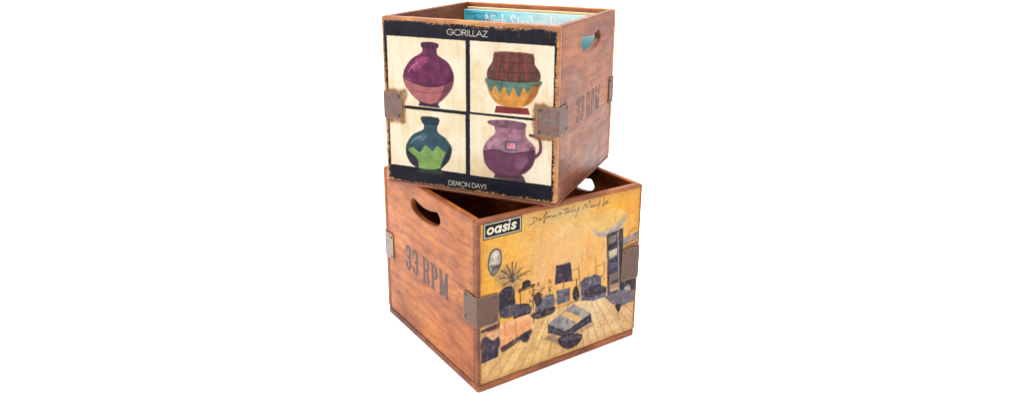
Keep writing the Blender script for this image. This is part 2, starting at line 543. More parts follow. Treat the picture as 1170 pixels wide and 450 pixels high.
def crate(label, loc, rot, W, D, H, t, base_h, mats, art, art_gain, spans_l, spans_r, stencil_args, brackets, handle_cx):
    root = thing('record_crate', label, 'crate', loc, rot, 'stacked wooden record crates')
    wside, wboard, wback, wbase, ink = mats
    g = 0.0006
    # base
    slab('base_board', [rounded_rect(-W / 2 + .0004, -D / 2 + .0004, W / 2 - .0004, D / 2 - .0004, (.005,) * 4)],
         0.0, base_h - g, 0.0034, wbase, root, Matrix.Identity(4), 3)
    z0 = base_h
    ph = H - z0
    rr = (.003, .003, .0055, .0055)
    # picture board (front) and back board, full width
    fm = face_matrix((0, -D / 2, z0), (1, 0, 0), (0, -1, 0))
    front = slab('picture_board', [rounded_rect(-W / 2, 0, W / 2, ph, rr)], -t, 0, 0.0026, wboard, root, fm, 3)
    bmx = face_matrix((0, D / 2, z0), (-1, 0, 0), (0, 1, 0))
    slab('back_board', [rounded_rect(-W / 2, 0, W / 2, ph, rr)], -t, 0, 0.0026, wback, root, bmx, 3)
    # side panels between them, with a hand slot
    sd = D - 2 * t - 2 * g
    panels = {}
    for side, (ox, xa, za) in {'l': (-W / 2 + .0005, (0, -1, 0), (-1, 0, 0)), 'r': (W / 2 - .0005, (0, 1, 0), (1, 0, 0))}.items():
        m = face_matrix((ox, 0, z0), xa, za)
        cxx = (handle_cx if side == 'l' else D / MM - handle_cx) - D / MM / 2
        hole = handle_outline(cxx, ph)
        panels[side] = slab('side_panel', [rounded_rect(-sd / 2, 0, sd / 2, ph - .0004, (.0024,) * 4), hole], -t, 0, 0.0022, wside, root, m, 3)
    mat_s, pen, wear, vt, vb = stencil_args
    stencil(panels['l'], spans_l, vt, vb, ph, mat_s, pen, wear, 11, -D / 2)
    stencil(panels['r'], spans_r, vt, vb, ph, mat_s, pen, wear, 12, -D / 2)
    # the printed cover on the picture board
    sh, keep, off = art
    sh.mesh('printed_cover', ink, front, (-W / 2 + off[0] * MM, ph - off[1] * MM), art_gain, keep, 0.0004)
    # folded metal straps round the four upright corners
    for (cx, cy, ax, ay), (la, lb, va, vb2, mat, lab, sd_) in zip(
            (((-W / 2), (-D / 2), (1, 0), (0, 1)), ((W / 2), (-D / 2), (-1, 0), (0, 1)),
             ((W / 2), (D / 2), (-1, 0), (0, -1)), ((-W / 2), (D / 2), (1, 0), (0, -1))), brackets):
        b = bracket(root, (cx, cy), ax + (0,), ay + (0,), la, lb, H - vb2 * MM, H - va * MM, mat, NAIL, 0.0007, sd_, STEEL if lab and 'wing' in lab else None)
        if lab:
            b['label'] = lab
    return root

# ------------------------------------------------------------------ art, top crate: four lidded jars on cream
def edge_dist(sh):
    return np.minimum(np.minimum(sh.X, sh.w - sh.X), np.minimum(sh.Y, sh.h - sh.Y))

def top_cover(W, H):
    ox, oy = 4.0, 6.5
    w = W - 8.0; h = 318.5 - oy
    sh = Sheet(w, h, 620, (19, 17, 32))
    O = lambda pts: [(x - ox, y - oy) for x, y in pts]
    n1 = sh.noise(7, 9, 5, 3); n2 = sh.noise(3, 60, 4, 4); n3 = sh.noise(26, 30, 4, 5)
    sh.c *= (0.88 + 0.3 * n1)[..., None]
    # cream panels, blotched like old paper
    cream = np.array((252, 238, 210)) / 255; tan = np.array((236, 200, 146)) / 255
    k = np.clip((0.55 * n1 + 0.25 * n2 + 0.2 * n3 - 0.42) * 3.2, 0, 1)[..., None]
    paper = cream * (1 - k * 0.75) + tan * k * 0.75
    def pcol(X, Y):
        i0 = int(round(Y[0, 0] / sh.px)); j0 = int(round(X[0, 0] / sh.px))
        return paper[i0:i0 + X.shape[0], j0:j0 + X.shape[1]]
    for a, b, c, d in ((10.8, 36, 175, 165.5), (183.6, 34.5, 345.2, 164.2), (10.5, 172.5, 173.5, 286), (182.5, 169.5, 344.6, 286)):
        sh.poly(O([(a, b), (c, b - 0.6), (c, d), (a, d + 1.2)]), pcol, 0.4)
    def tex(c, amp=0.22, sd=9, cy=40, cx=40):
        nn = sh.noise(cy, cx, 4, sd); c = np.array(c) / 255
        def f(X, Y):
            i0 = int(round(Y[0, 0] / sh.px)); j0 = int(round(X[0, 0] / sh.px))
            z = nn[i0:i0 + X.shape[0], j0:j0 + X.shape[1]]
            return np.clip(c * (1 + amp * 2 * (z - 0.5))[..., None], 0, 1)
        return f
    P = lambda pts, c, s=0.5, a=1.0, sm=0: sh.poly(O(pts), c, s, a, sm)
    L = lambda pts, wd, c, a=1.0, sm=6: sh.line(O(pts), wd, c, 0.4, a, sm)
    ink = (38, 26, 34)
    # vase one: round plum vase with a rosy band and narrow neck
    P([(74.4, 164.3), (78.5, 155.5), (115.7, 155.3), (121.0, 164.8)], tex((70, 40, 62)), .5)
    P([(88.9, 49.3), (84.8, 62.5), (62.1, 77.1), (46.4, 98.1), (43.8, 118.3), (54.5, 137.5), (74.7, 154.2), (97.1, 158.8), (119.4, 153.3), (138.0, 136.6), (149.2, 115.9), (149.5, 96.4), (139.0, 77.9), (117.6, 65.0), (114.3, 49.1)], tex((108, 42, 80), .3), .6, 1, 4)
    P([(44.0, 111.6), (52.7, 134.3), (72.9, 152.7), (97.1, 158.8), (121.3, 151.4), (139.9, 133.1), (149.3, 109.4), (125.6, 121.3), (97.9, 125.3), (68.2, 121.3)], tex((178, 106, 106), .18), .8, 1, 4)
    P([(61.8, 87.0), (77.1, 74.4), (97.4, 71.3), (87.9, 85.0), (68.9, 99.6)], tex((176, 80, 124), .3), 2.5, .8, 6)
    P([(83.3, 51.2), (87.2, 43.7), (116.3, 43.4), (119.7, 50.4), (114.2, 54.0), (88.7, 54.9)], tex((82, 34, 66), .3), .5, 1, 3)
    L([(44.0, 113.3), (68.2, 122.1), (97.9, 126.2), (125.6, 121.3), (149.3, 109.4)], 1.4, (58, 22, 46))
    L([(47.3, 126.4), (71.5, 135.2), (97.6, 138.6), (121.6, 134.0), (143.6, 124.6)], 1.2, (120, 60, 76))
    L([(74.7, 155.0), (97.1, 159.6), (119.4, 154.9)], 1.3, (48, 22, 40))
    # vase two: orange bowl-shaped vase, green running glaze, checked brown collar, maroon stand
    P([(232.1, 162.0), (235.5, 148.6), (296.9, 147.4), (302.2, 158.9)], tex((130, 46, 48)), .5)
    P([(221.6, 100.1), (218.1, 116.4), (226.8, 134.9), (242.5, 146.3), (268.2, 148.6), (293.5, 143.8), (310.0, 128.7), (317.9, 110.7), (315.9, 95.3)], tex((216, 146, 66), .16), .6, 1, 5)
    P([(221.6, 96.9), (219.0, 113.1), (226.8, 123.6), (233.7, 111.8), (242.4, 127.0), (250.8, 111.9), (261.2, 128.5), (269.5, 111.9), (279.9, 129.9), (288.0, 111.8), (296.5, 120.5), (304.6, 107.2), (317.0, 107.7), (315.9, 95.3)], tex((92, 122, 108), .3), .6, 1, 4)
    P([(233.5, 51.9), (228.5, 67.9), (218.2, 84.5), (219.9, 100.2), (249.1, 101.8), (287.9, 100.8), (317.6, 96.7), (318.9, 81.1), (308.8, 68.1), (305.3, 51.5), (270.6, 49.3)], tex((104, 62, 54), .3), .6, 1, 3)
    for q in ([(242.0, 52.9), (235.4, 100.5)], [(257.2, 51.8), (254.2, 100.5)], [(273.9, 50.6), (274.5, 100.4)], [(290.5, 51.0), (294.5, 99.5)]):
        L(q, 1.7, (186, 58, 62), .85, 0)
    for q in ([(228.5, 67.9), (270.7, 67.9), (308.8, 66.5)], [(219.9, 85.9), (270.9, 85.8), (318.9, 81.9)]):
        L(q, 1.2, (66, 38, 38), .8)
    L([(231.8, 52.8), (270.6, 50.1), (306.1, 51.4)], 2.4, (128, 84, 62))
    L([(219.9, 100.2), (271.1, 102.2), (317.6, 96.7)], 1.4, (48, 26, 30))
    # bottle three: teal shoulders, green belly, dark glazed sides
    P([(70.6, 295.0), (74.7, 283.8), (120.5, 283.1), (126.0, 294.7)], tex((42, 62, 52)), .5)
    P([(86.8, 195.4), (84.5, 209.3), (61.2, 222.3), (47.1, 241.3), (46.4, 262.6), (55.5, 280.9), (74.6, 287.3), (101.5, 287.4), (124.4, 279.1), (139.6, 261.5), (143.7, 240.3), (134.7, 224.2), (114.5, 211.1), (113.0, 196.0)], tex((126, 158, 84), .2), .6, 1, 4)
    P([(86.8, 195.4), (84.5, 209.3), (61.2, 222.3), (47.1, 241.3), (45.6, 255.6), (60.4, 246.8), (75.6, 255.5), (87.4, 240.1), (102.4, 250.5), (113.9, 238.7), (126.8, 247.5), (143.6, 243.7), (134.7, 224.2), (114.5, 211.1), (113.0, 196.0)], tex((50, 78, 90), .3), .6, 1, 4)
    P([(45.8, 252.0), (46.2, 266.1), (55.5, 280.9), (70.8, 286.9), (69.4, 270.3), (58.1, 261.1)], tex((44, 38, 58), .3), .8, 1, 4)
    P([(143.7, 240.3), (139.6, 261.5), (126.3, 278.0), (118.7, 281.6), (126.5, 263.1), (134.3, 248.3)], tex((46, 44, 60), .3), .8, 1, 4)
    P([(64.9, 228.8), (80.4, 218.4), (91.7, 222.3), (76.2, 234.5)], tex((98, 128, 134), .3), 2.2, .8, 5)
    P([(81.4, 184.0), (116.9, 183.7), (117.7, 193.8), (112.9, 199.4), (86.6, 199.7), (81.1, 194.3)], tex((40, 54, 68), .3), .5, 1, 2)
    L([(74.6, 288.2), (101.5, 288.2), (122.4, 281.1)], 1.3, (26, 32, 34))
    # jug four: mauve and plum, one loop handle, pewter tag
    P([(230.6, 285.8), (234.2, 275.1), (290.3, 274.3), (295.7, 287.1)], tex((88, 62, 68), .25), .5)
    L([(302.8, 196.7), (319.7, 201.3), (321.9, 225.5), (305.3, 242.3)], 6.0, (104, 62, 86))
    P([(235.7, 182.8), (234.0, 199.5), (216.3, 218.2), (209.2, 239.2), (214.5, 262.3), (230.6, 275.5), (259.0, 278.6), (286.8, 273.1), (305.5, 257.3), (313.6, 234.7), (309.9, 215.4), (294.4, 200.9), (289.0, 183.6)], tex((112, 64, 90), .18), .7, 1, 4)
    P([(235.7, 182.8), (234.0, 199.5), (216.3, 218.2), (210.1, 235.7), (234.0, 231.1), (262.1, 234.4), (288.0, 229.6), (311.7, 223.4), (309.9, 215.4), (294.4, 200.9), (289.0, 183.6)], tex((160, 112, 128), .25), .6, 1, 4)
    P([(276.0, 241.0), (293.2, 238.9), (301.9, 247.7), (288.4, 261.2), (272.8, 258.2)], tex((150, 94, 124), .15), 4, .7, 6)
    P([(223.4, 220.7), (237.5, 205.7), (254.9, 207.1), (241.0, 221.9)], tex((196, 150, 160), .2), 2.5, .7, 5)
    P([(218.1, 181.4), (226.9, 176.4), (258.1, 173.1), (292.3, 175.2), (294.1, 183.1), (289.1, 188.5), (261.7, 188.2), (233.9, 188.0)], tex((132, 88, 106), .3), .5, 1, 3)
    P([(253.2, 212.2), (277.4, 211.1), (277.6, 229.2), (253.4, 230.5)], tex((84, 88, 112), .3), .5)
    P([(256.7, 215.1), (274.0, 214.7), (274.2, 226.3), (256.8, 226.7)], tex((206, 130, 138), .3), .5)
    L([(210.1, 236.5), (234.0, 232.0), (262.1, 235.2), (288.0, 230.4), (311.7, 224.2)], 1.5, (62, 38, 52))
    L([(230.6, 276.4), (259.0, 279.4), (286.8, 274.0)], 1.3, (58, 34, 46))
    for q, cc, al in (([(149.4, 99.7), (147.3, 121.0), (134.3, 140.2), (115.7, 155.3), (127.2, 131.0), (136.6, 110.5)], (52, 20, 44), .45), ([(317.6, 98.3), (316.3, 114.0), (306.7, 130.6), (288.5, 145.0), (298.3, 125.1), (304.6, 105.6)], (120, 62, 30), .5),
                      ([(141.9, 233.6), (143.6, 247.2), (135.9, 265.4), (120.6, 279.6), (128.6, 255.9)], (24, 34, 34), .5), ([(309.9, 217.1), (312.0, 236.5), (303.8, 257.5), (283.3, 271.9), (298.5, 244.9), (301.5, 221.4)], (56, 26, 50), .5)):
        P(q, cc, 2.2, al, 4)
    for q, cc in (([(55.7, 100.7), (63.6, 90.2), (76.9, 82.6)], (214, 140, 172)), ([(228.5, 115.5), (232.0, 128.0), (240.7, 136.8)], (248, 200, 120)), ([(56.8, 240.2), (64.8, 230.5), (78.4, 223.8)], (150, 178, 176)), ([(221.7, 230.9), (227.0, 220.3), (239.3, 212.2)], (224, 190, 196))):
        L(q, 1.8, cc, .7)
    sh.warp(0.25, 50, 61)
    # lettering
    wh = (246, 238, 214)
    write_caps(sh, 'GORILLAZ', O([(137.5, 27.0)])[0], O([(219.0, 26.2)])[0], 10.0, 1.15, wh)
    write_caps(sh, 'DEMON DAYS', O([(136.5, 312.8)])[0], O([(216.8, 310.6)])[0], 8.6, 1.12, wh)
    # rust and glue marks round the straps
    for (a, b, c, d) in ((-10, 140, 44, 199), (312, 140, 370, 199)):
        a -= ox; c -= ox; b -= oy; d -= oy
        dx = np.maximum(np.maximum(a - sh.X, sh.X - c), 0); dy = np.maximum(np.maximum(b - sh.Y, sh.Y - d), 0)
        dd = np.hypot(dx, dy) + (n3 - 0.5) * 14
        m = np.clip(1 - dd / 6.5, 0, 1)[..., None] * 0.85
        sh.c = sh.c * (1 - m) + np.array((150, 98, 56)) / 255 * m
    # rubbed edges: bare wood showing at the rim, light flecks inside it
    e = edge_dist(sh)
    nf = sh.noise(120, 120, 2, 24); nz = sh.noise(60, 60, 3, 21); nl = sh.noise(9, 9, 3, 22)
    dR = np.minimum(sh.w - sh.X, sh.X)
    comb = np.where(np.minimum(sh.Y, sh.h - sh.Y) < np.minimum(sh.X, sh.w - sh.X), sh.noise(14, 190, 2, 25), sh.noise(190, 14, 2, 26))
    nz0 = nz; nz = np.clip((comb - 0.5) * 1.7 + 0.5, 0, 1)
    wear = np.clip((0.9 + 3.4 * (nl - 0.3) * nz * 2 - e) / 1.0, 0, 1)[..., None]
    raw = np.array((214, 156, 96)) / 255 * (0.72 + 0.5 * nz)[..., None]
    sh.c = sh.c * (1 - wear) + raw * wear
    fl = ((nf > 0.60) & (e < 1.5 + 9 * (nl - 0.2))).astype(float)[..., None] * 0.7
    sh.c = sh.c * (1 - fl) + np.array((206, 160, 110)) / 255 * fl
    nz = nz0
    # drag marks in the dark bands
    dr = sh.noise(14, 150, 3, 31)
    band = (sh.Y < 12 + 10 * nl) & (sh.X > 120)
    m = (np.clip((dr - 0.58) * 5, 0, 1) * band * 0.3)[..., None]
    sh.c = sh.c * (1 - m) + np.array((176, 130, 92)) / 255 * m
    sp = sh.noise(110, 110, 2, 33)
    m = (np.clip((sp - 0.88) * 12, 0, 1) * 0.4)[..., None]
    sh.c = sh.c * (1 - m) + np.array((170, 130, 100)) / 255 * m
    r = 8.0
    qx = np.maximum(np.abs(sh.X - w / 2) - (w / 2 - r), 0); qy = np.maximum(np.abs(sh.Y - h / 2) - (h / 2 - r), 0)
    keep = (np.hypot(qx, qy) < r + (nz - 0.5) * 1.6).astype(float)
    return sh, keep, (ox, oy)

# ------------------------------------------------------------------ art, bottom crate: an ochre room with boards, furniture and a lantern
def bottom_cover(W, H):
    ox, oy = 4.0, 5.0
    w = W - 8.0; h = 325.0 - oy
    sh = Sheet(w, h, 640, (244, 190, 98))
    O = lambda pts: [(x - ox, y - oy) for x, y in pts]
    X = sh.X + ox; Y = sh.Y + oy
    n1 = sh.noise(5, 5, 4, 41); n2 = sh.noise(40, 40, 4, 42); n3 = sh.noise(90, 6, 3, 43); n4 = sh.noise(14, 14, 4, 44)
    def blend(m, col):
        m = np.clip(m, 0, 1)[..., None]
        sh.c = sh.c * (1 - m) + np.array(col) / 255 * m
    S = lambda a, b, x: np.clip((x - a) / (b - a), 0, 1)
    bump = lambda cx, cy, rx, ry: np.exp(-((X - cx) / rx) ** 2 - ((Y - cy) / ry) ** 2)
    # wall washes
    blend(S(130, 20, X) * 0.8, (247, 184, 66))
    blend(bump(200, 62, 95, 22) * (0.55 + 0.6 * n1), (238, 206, 146))
    blend(bump(190, 22, 110, 22) * (0.9), (216, 194, 138))
    blend(bump(185, 125, 70, 50) * (0.5 + 0.5 * n1), (238, 192, 136))
    blend(bump(135, 110, 24, 50) * 0.5, (226, 186, 140))
    blend(bump(160, 120, 9, 60) * 0.55, (248, 176, 86))
    blend(bump(250, 130, 10, 60) * 0.55, (246, 170, 84))
    blend(bump(345, 40, 60, 34) * 1.0, (248, 186, 58))
    blend(bump(300, 130, 26, 50) * 0.5, (240, 196, 140))
    blend((n4 - 0.42) * 1.5 * (Y < 216), (226, 166, 88))
    # brick courses showing through the paint
    for k in range(15):
        y = 70 + k * 7.2
        amp = 0.28 * (0.5 + 0.5 * math.sin(k * 2.1))
        m = np.clip(1 - np.abs(Y - y - 0.8 * np.sin(X * 0.1)) / 1.1, 0, 1) * bump(185, 120, 70, 60) * amp * 2.2 * (n2 > 0.42)
        blend(m, (176, 128, 100))
    # floor
    fl = S(215, 217.5, Y)
    blend(fl, (228, 192, 136))
    blend(fl * bump(120, 290, 120, 60) * 0.8, (236, 198, 122))
    blend(fl * bump(330, 290, 90, 50) * 0.6, (230, 192, 142))
    blend(fl * bump(265, 245, 50, 30) * 0.7, (226, 204, 170))
    blend(fl * (n4 - 0.45) * 2.0, (204, 156, 100))
    vx, vy = 214.0, 120.0
    ang = np.arctan2(X - vx, Y - vy)
    # boards fan out from the far wall
    tone = np.zeros_like(X); edges = np.zeros_like(X)
    aa = np.linspace(-1.15, 1.15, 27)
    for k in range(26):
        inb = (ang >= aa[k]) & (ang < aa[k + 1])
        tone += inb * (rng.random() - 0.5)
    for k in range(27):
        dist = np.abs(ang - aa[k]) * np.hypot(X - vx, Y - vy)
        edges = np.maximum(edges, np.clip(1.15 - dist, 0, 1) * (0.35 + 0.65 * rng.random()))
    blend(fl * np.clip(tone, 0, 1) * 0.6, (246, 218, 162))
    blend(fl * np.clip(-tone, 0, 1) * 0.6, (196, 152, 102))
    grain = vnoise(sh.ny + 1, sh.nx + 1, 80, 30, 3, 50)
    blend(fl * (grain - 0.55) * 1.4, (176, 132, 92))
    blend(fl * edges * S(216, 240, Y) * 0.8, (104, 72, 66))
    wl = np.clip(1 - np.abs(Y - 215.5) / 1.6, 0, 1) * (X > 108)
    blend(wl * 0.7, (120, 84, 70))
    def tex(c, amp=0.25, sd=60, cy=40, cx=40):
        nn = sh.noise(cy, cx, 4, sd); c = np.array(c) / 255
        def f(XX, YY):
            i0 = int(round(YY[0, 0] / sh.px)); j0 = int(round(XX[0, 0] / sh.px))
            z = nn[i0:i0 + XX.shape[0], j0:j0 + XX.shape[1]]
            return np.clip(c * (1 + amp * 2 * (z - 0.5))[..., None], 0, 1)
        return f
    P = lambda pts, c, s=0.6, a=1.0, sm=0: sh.poly(O(pts), c, s, a, sm)
    L = lambda pts, wd, c, a=1.0, sm=6, so=0.45: sh.line(O(pts), wd, c, so, a, sm)
    navy = tex((48, 42, 60), .45); dark = tex((40, 32, 42), .5); slate = tex((116, 118, 134), .3); denim = tex((96, 100, 128), .35)
    # round wall mirror with its soft grey mount
    P([(17.1, 80.7), (22.6, 56.8), (37.3, 53.6), (54.1, 67.7), (54.2, 95.1), (43.1, 116.3), (26.3, 113.7)], (214, 178, 112), 3, .7, 6)
    P([(21.7, 81.8), (26.2, 64.4), (39.1, 58.2), (49.4, 66.6), (50.4, 87.3), (43.0, 102.5), (31.8, 110.0), (23.5, 99.3)], (58, 48, 50), .6, 1, 6)
    P([(23.7, 82.3), (28.1, 66.5), (39.1, 60.8), (47.7, 67.9), (48.5, 85.1), (41.7, 99.8), (32.4, 106.7), (25.5, 97.4)], tex((186, 184, 178), .3), .6, 1, 6)
    P([(26.3, 88.1), (37.4, 90.9), (46.7, 91.5), (39.3, 100.9), (32.4, 105.0), (27.2, 96.8)], tex((92, 88, 92), .4), 1.2, .9, 5)
    P([(29.9, 70.4), (39.1, 64.1), (44.7, 70.6), (37.3, 80.6)], (226, 226, 222), 2, .8, 5)
    # palm with thin leaves
    P([(37.4, 113.1), (63.8, 102.7), (87.0, 115.5), (91.3, 144.9), (71.9, 150.3), (52.6, 141.5)], tex((168, 142, 104), .3), 6, .75, 6)
    pr = np.random.default_rng(5)
    for tip in [(50.5, 104.5), (61.8, 97.0), (82.9, 97.1), (98.6, 108.0), (106.7, 125.9), (46.8, 119.1), (54.5, 135.0), (95.1, 135.3), (114.6, 120.9), (73.2, 94.7)]:
        base = [(75.6, 133.6)][0]
        mid = ((tip[0] + base[0]) / 2, (tip[1] + base[1]) / 2 - 5)
        L([base, mid, tip], 1.5 + pr.random() * 1.6, tex((74, 66, 66), .5), .85)
    # dark wing chair behind a peach-coloured chest
    P([(43.2, 156.4), (50.7, 142.7), (64.1, 139.3), (75.7, 144.2), (79.7, 159.5), (80.2, 195.5), (49.1, 197.1)], tex((44, 38, 56), .25), .8, 1, 3)
    P([(80.0, 184.7), (103.8, 184.3), (116.0, 193.2), (116.4, 217.2), (84.4, 220.4), (76.3, 201.6)], tex((52, 46, 66), .25), .8, 1, 3)
    P([(52.9, 180.4), (80.0, 179.3), (103.9, 189.7), (104.0, 200.7), (64.6, 203.5), (51.1, 195.9)], tex((84, 78, 98), .25), 1.2, .9, 3)
    L([(48.9, 151.0), (60.3, 145.3), (73.8, 149.0)], 1.6, (96, 88, 108), .7)
    P([(47.3, 210.9), (118.3, 208.5), (119.0, 243.9), (47.6, 263.7)], tex((234, 164, 112), .12), .7)
    P([(47.3, 210.9), (118.3, 208.5), (118.4, 216.0), (47.3, 219.9)], tex((250, 196, 148), .1), .8, .9)
    P([(82.3, 210.7), (84.8, 253.6)], (0, 0, 0), .5, 0)
    L([(82.3, 210.7), (82.8, 253.0)], 1.0, (120, 72, 62), .8, 0)
    P([(47.5, 260.0), (118.9, 242.1), (121.1, 250.2), (51.5, 272.3)], (58, 42, 54), 1.4, .9)
    P([(87.5, 151.0), (125.2, 148.6), (125.3, 155.9), (87.5, 158.1)], tex((122, 78, 58), .3), .6)
    L([(91.5, 157.4), (93.9, 188.7)], 1.6, dark, 1, 0)
    L([(121.3, 154.8), (124.8, 230.8)], 1.8, dark, 1, 0)
    P([(95.3, 153.1), (97.1, 139.4), (108.9, 137.2), (115.0, 142.3), (115.2, 151.3)], dark, .7)
    # clutter of pots and books by the far wall
    for k in range(90):
        q = [(103.8, 184.3), (172.9, 166.9)]
        fx = pr.random(); fy = pr.random()
        cx = 110 + 58 * fx; cy = 150 + 62 * fy
        cols = ((48, 40, 54), (92, 90, 110), (206, 168, 122), (132, 62, 58), (60, 54, 72), (230, 200, 150))
        c = cols[pr.integers(0, len(cols))]
        a = pr.random() * 3.14; l = 2 + 5 * pr.random()
        L([(cx, cy), (cx + l * math.cos(a), cy + l * math.sin(a))], 1 + 2.2 * pr.random(), c, .8, 0)
    P([(128.2, 198.6), (148.4, 182.2), (169.3, 184.4), (174.1, 204.3), (161.9, 219.5), (132.8, 218.4)], denim, .8, .95, 5)
    P([(123.7, 175.4), (135.8, 169.6), (142.4, 191.6), (130.3, 199.2)], dark, .8, .9, 5)
    P([(116.4, 213.5), (130.5, 210.3), (172.2, 211.3), (170.4, 223.9), (132.9, 225.8)], dark, 1.2, .85, 4)
    # tall floor lamp: dark drum shade over a blue-grey cabinet
    P([(172.9, 165.0), (173.7, 125.1), (209.7, 126.8), (215.6, 167.2)], tex((58, 46, 68), .35), .7)
    L([(174.2, 127.0), (209.7, 128.6)], 1.2, (120, 108, 124), .8, 0)
    L([(174.9, 161.9), (215.5, 164.3)], 1.2, (38, 30, 44), .9, 0)
    L([(193.9, 163.3), (194.7, 183.9)], 1.8, (50, 38, 44), 1, 0)
    P([(177.5, 179.2), (209.6, 180.5), (210.7, 209.1), (178.5, 209.3)], denim, .7)
    L([(178.0, 193.3), (210.1, 194.8)], 1.0, (54, 50, 70), .9, 0)
    L([(193.5, 179.9), (194.5, 210.1)], 0.9, (60, 56, 76), .8, 0)
    # small frames leaning on the wall, dark vase
    for q in ([(210.4, 145.4), (229.9, 144.8), (230.8, 167.4), (211.3, 167.9), (210.4, 145.4)], [(272.4, 153.7), (295.0, 151.7), (296.5, 177.0), (275.9, 177.4), (272.4, 153.7)], [(229.6, 139.1), (233.4, 175.6)]):
        L(q, 1.2, (88, 64, 60), .85, 0)
    P([(218.5, 186.7), (224.8, 180.9), (231.8, 190.3), (234.9, 210.2), (224.0, 212.8), (216.9, 201.4)], dark, .6, 1, 5)
    L([(225.0, 184.7), (225.6, 167.9)], 2.0, (50, 38, 44), 1, 0)
    L([(204.8, 224.5), (213.0, 213.5), (235.1, 216.0)], 1.2, (70, 50, 50), .9)
    # low blue-grey tub chair
    P([(239.6, 217.3), (235.6, 176.2), (246.4, 169.6), (273.2, 169.0), (287.3, 176.5), (290.8, 198.6), (305.1, 206.4), (303.9, 225.6), (271.6, 226.3)], tex((92, 92, 122), .3), .7)
    P([(247.5, 194.6), (283.6, 192.8), (302.8, 207.7), (301.0, 217.0), (268.9, 217.8), (250.5, 210.7)], navy, 1.0, .9, 2)
    L([(246.4, 171.5), (248.4, 214.0)], 1.2, (62, 58, 82), .8, 0)
    L([(249.7, 193.3), (285.8, 191.5)], 1.2, (132, 132, 156), .8, 0)
    # big round paper lantern
    c_ = O([(304, 66)])[0]
    sh.ell(c_[0], c_[1], 45, 28, tex((236, 198, 120), .14), -0.12, 1.6, .85)
    sh.poly(O(catmull([(259, 64), (272, 76), (290, 80), (312, 76), (332, 66), (349, 58), (347, 72), (334, 86), (312, 94), (286, 93), (266, 82)], 6, True)), tex((190, 180, 172), .2), 2.6, .9)
    sh.poly(O(catmull([(272, 84), (292, 87), (316, 83), (338, 72), (330, 87), (310, 93), (288, 92)], 6, True)), tex((156, 148, 152), .2), 3.2, .8)
    for q in ([(262, 58), (300, 62), (346, 54)], [(270, 48), (302, 51), (338, 45)], [(260, 70), (300, 75), (346, 66)]):
        L(q, 0.7, (206, 168, 110), .6)
    # shelves on the right
    P([(298.4, 90.4), (341.9, 85.0), (351.4, 226.9), (308.6, 226.9)], tex((64, 58, 74), .5, 66, 50, 50), .8)
    for q, c in (([(303.3, 97.1), (323.9, 94.2), (324.8, 109.5), (304.2, 112.3)], (122, 112, 108)), ([(305.1, 127.6), (328.2, 125.5), (329.2, 141.0), (308.5, 145.5)], (196, 188, 180)),
                 ([(309.1, 155.2), (330.0, 154.7), (330.8, 166.5), (309.9, 168.9)], (88, 90, 116)), ([(310.6, 180.6), (331.5, 178.3), (334.9, 194.8), (313.9, 197.0)], (120, 104, 104)),
                 ([(314.2, 203.0), (335.5, 202.8), (336.5, 218.8), (315.2, 218.9)], (192, 160, 122))):
        P(q, tex(c, .4), 1.0)
    L([(328.0, 85.7), (339.4, 227.6)], 2.6, (168, 164, 176), 1, 0)
    L([(336.2, 87.5), (348.0, 229.9)], 3.0, (44, 36, 48), 1, 0)
    P([(343.5, 108.1), (388.4, 100.9), (389.3, 112.7), (344.4, 121.6)], tex((152, 142, 144), .25), .7)
    L([(344.5, 123.6), (389.5, 114.6)], 2.2, (70, 58, 66), .9, 0)
    P([(344.8, 127.5), (389.9, 120.6), (397.1, 215.2), (350.6, 214.7)], tex((150, 104, 70), .3), .8)
    L([(352.8, 106.4), (366.2, 94.1), (378.1, 92.9)], 1.4, (96, 70, 66), .8)
    L([(369.7, 75.8), (381.2, 68.8), (380.0, 85.7)], 1.8, (226, 128, 76), .6)
    P([(340.3, 204.1), (388.9, 205.0), (392.3, 250.3), (347.8, 245.9)], navy, 1.0)
    P([(353.3, 219.4), (365.1, 214.7), (376.3, 233.7), (362.0, 239.8)], tex((176, 160, 150), .3), 1, .9)
    P([(299.2, 226.3), (346.4, 223.5), (391.1, 233.7), (392.8, 256.5), (344.0, 260.8), (324.1, 249.1)], tex((104, 98, 120), .25), 1.2, .95)
    # folded quilt on the floor, a shallow dark bowl in front of it
    P([(150.7, 272.7), (167.5, 268.5), (189.5, 285.1), (238.0, 282.8), (269.3, 272.7), (274.4, 282.1), (238.3, 288.7), (212.6, 316.0), (172.4, 289.3)], tex((120, 92, 84), .3), 4, .7)
    P([(158.4, 244.8), (219.8, 219.3), (266.1, 254.0), (269.3, 272.7), (204.9, 288.0), (158.9, 263.9)], tex((54, 50, 64), .35), .7)
    P([(158.4, 244.8), (219.8, 219.3), (266.1, 254.0), (202.2, 273.6)], tex((130, 132, 144), .25), .7)
    P([(187.8, 232.8), (200.5, 228.0), (246.0, 258.8), (232.8, 264.5)], tex((222, 170, 100), .2), 1.0, .95)
    L([(167.0, 249.3), (206.5, 272.0), (259.4, 255.9)], 1.0, (88, 88, 102), .8, 0)
    L([(158.6, 254.3), (203.6, 280.8), (268.9, 263.7)], 1.0, (128, 130, 144), .7, 0)
    P([(183.0, 284.9), (206.8, 280.8), (238.4, 290.7), (245.5, 298.9), (234.8, 313.3), (212.6, 316.0), (192.3, 303.5)], tex((52, 42, 58), .35), .8, 1, 4)
    P([(189.6, 287.0), (209.2, 285.5), (234.0, 293.3), (238.7, 298.7), (218.5, 298.2), (198.5, 293.8)], tex((92, 78, 92), .35), .8, .9, 4)
    # dark shape on the boards, stemmed glass
    P([(92.8, 250.6), (108.8, 244.5), (117.0, 248.9), (113.2, 264.6), (101.1, 266.3)], navy, .8, 1, 4)
    L([(75.0, 259.7), (92.9, 258.1), (109.2, 268.9)], 2.2, (150, 120, 92), .8)
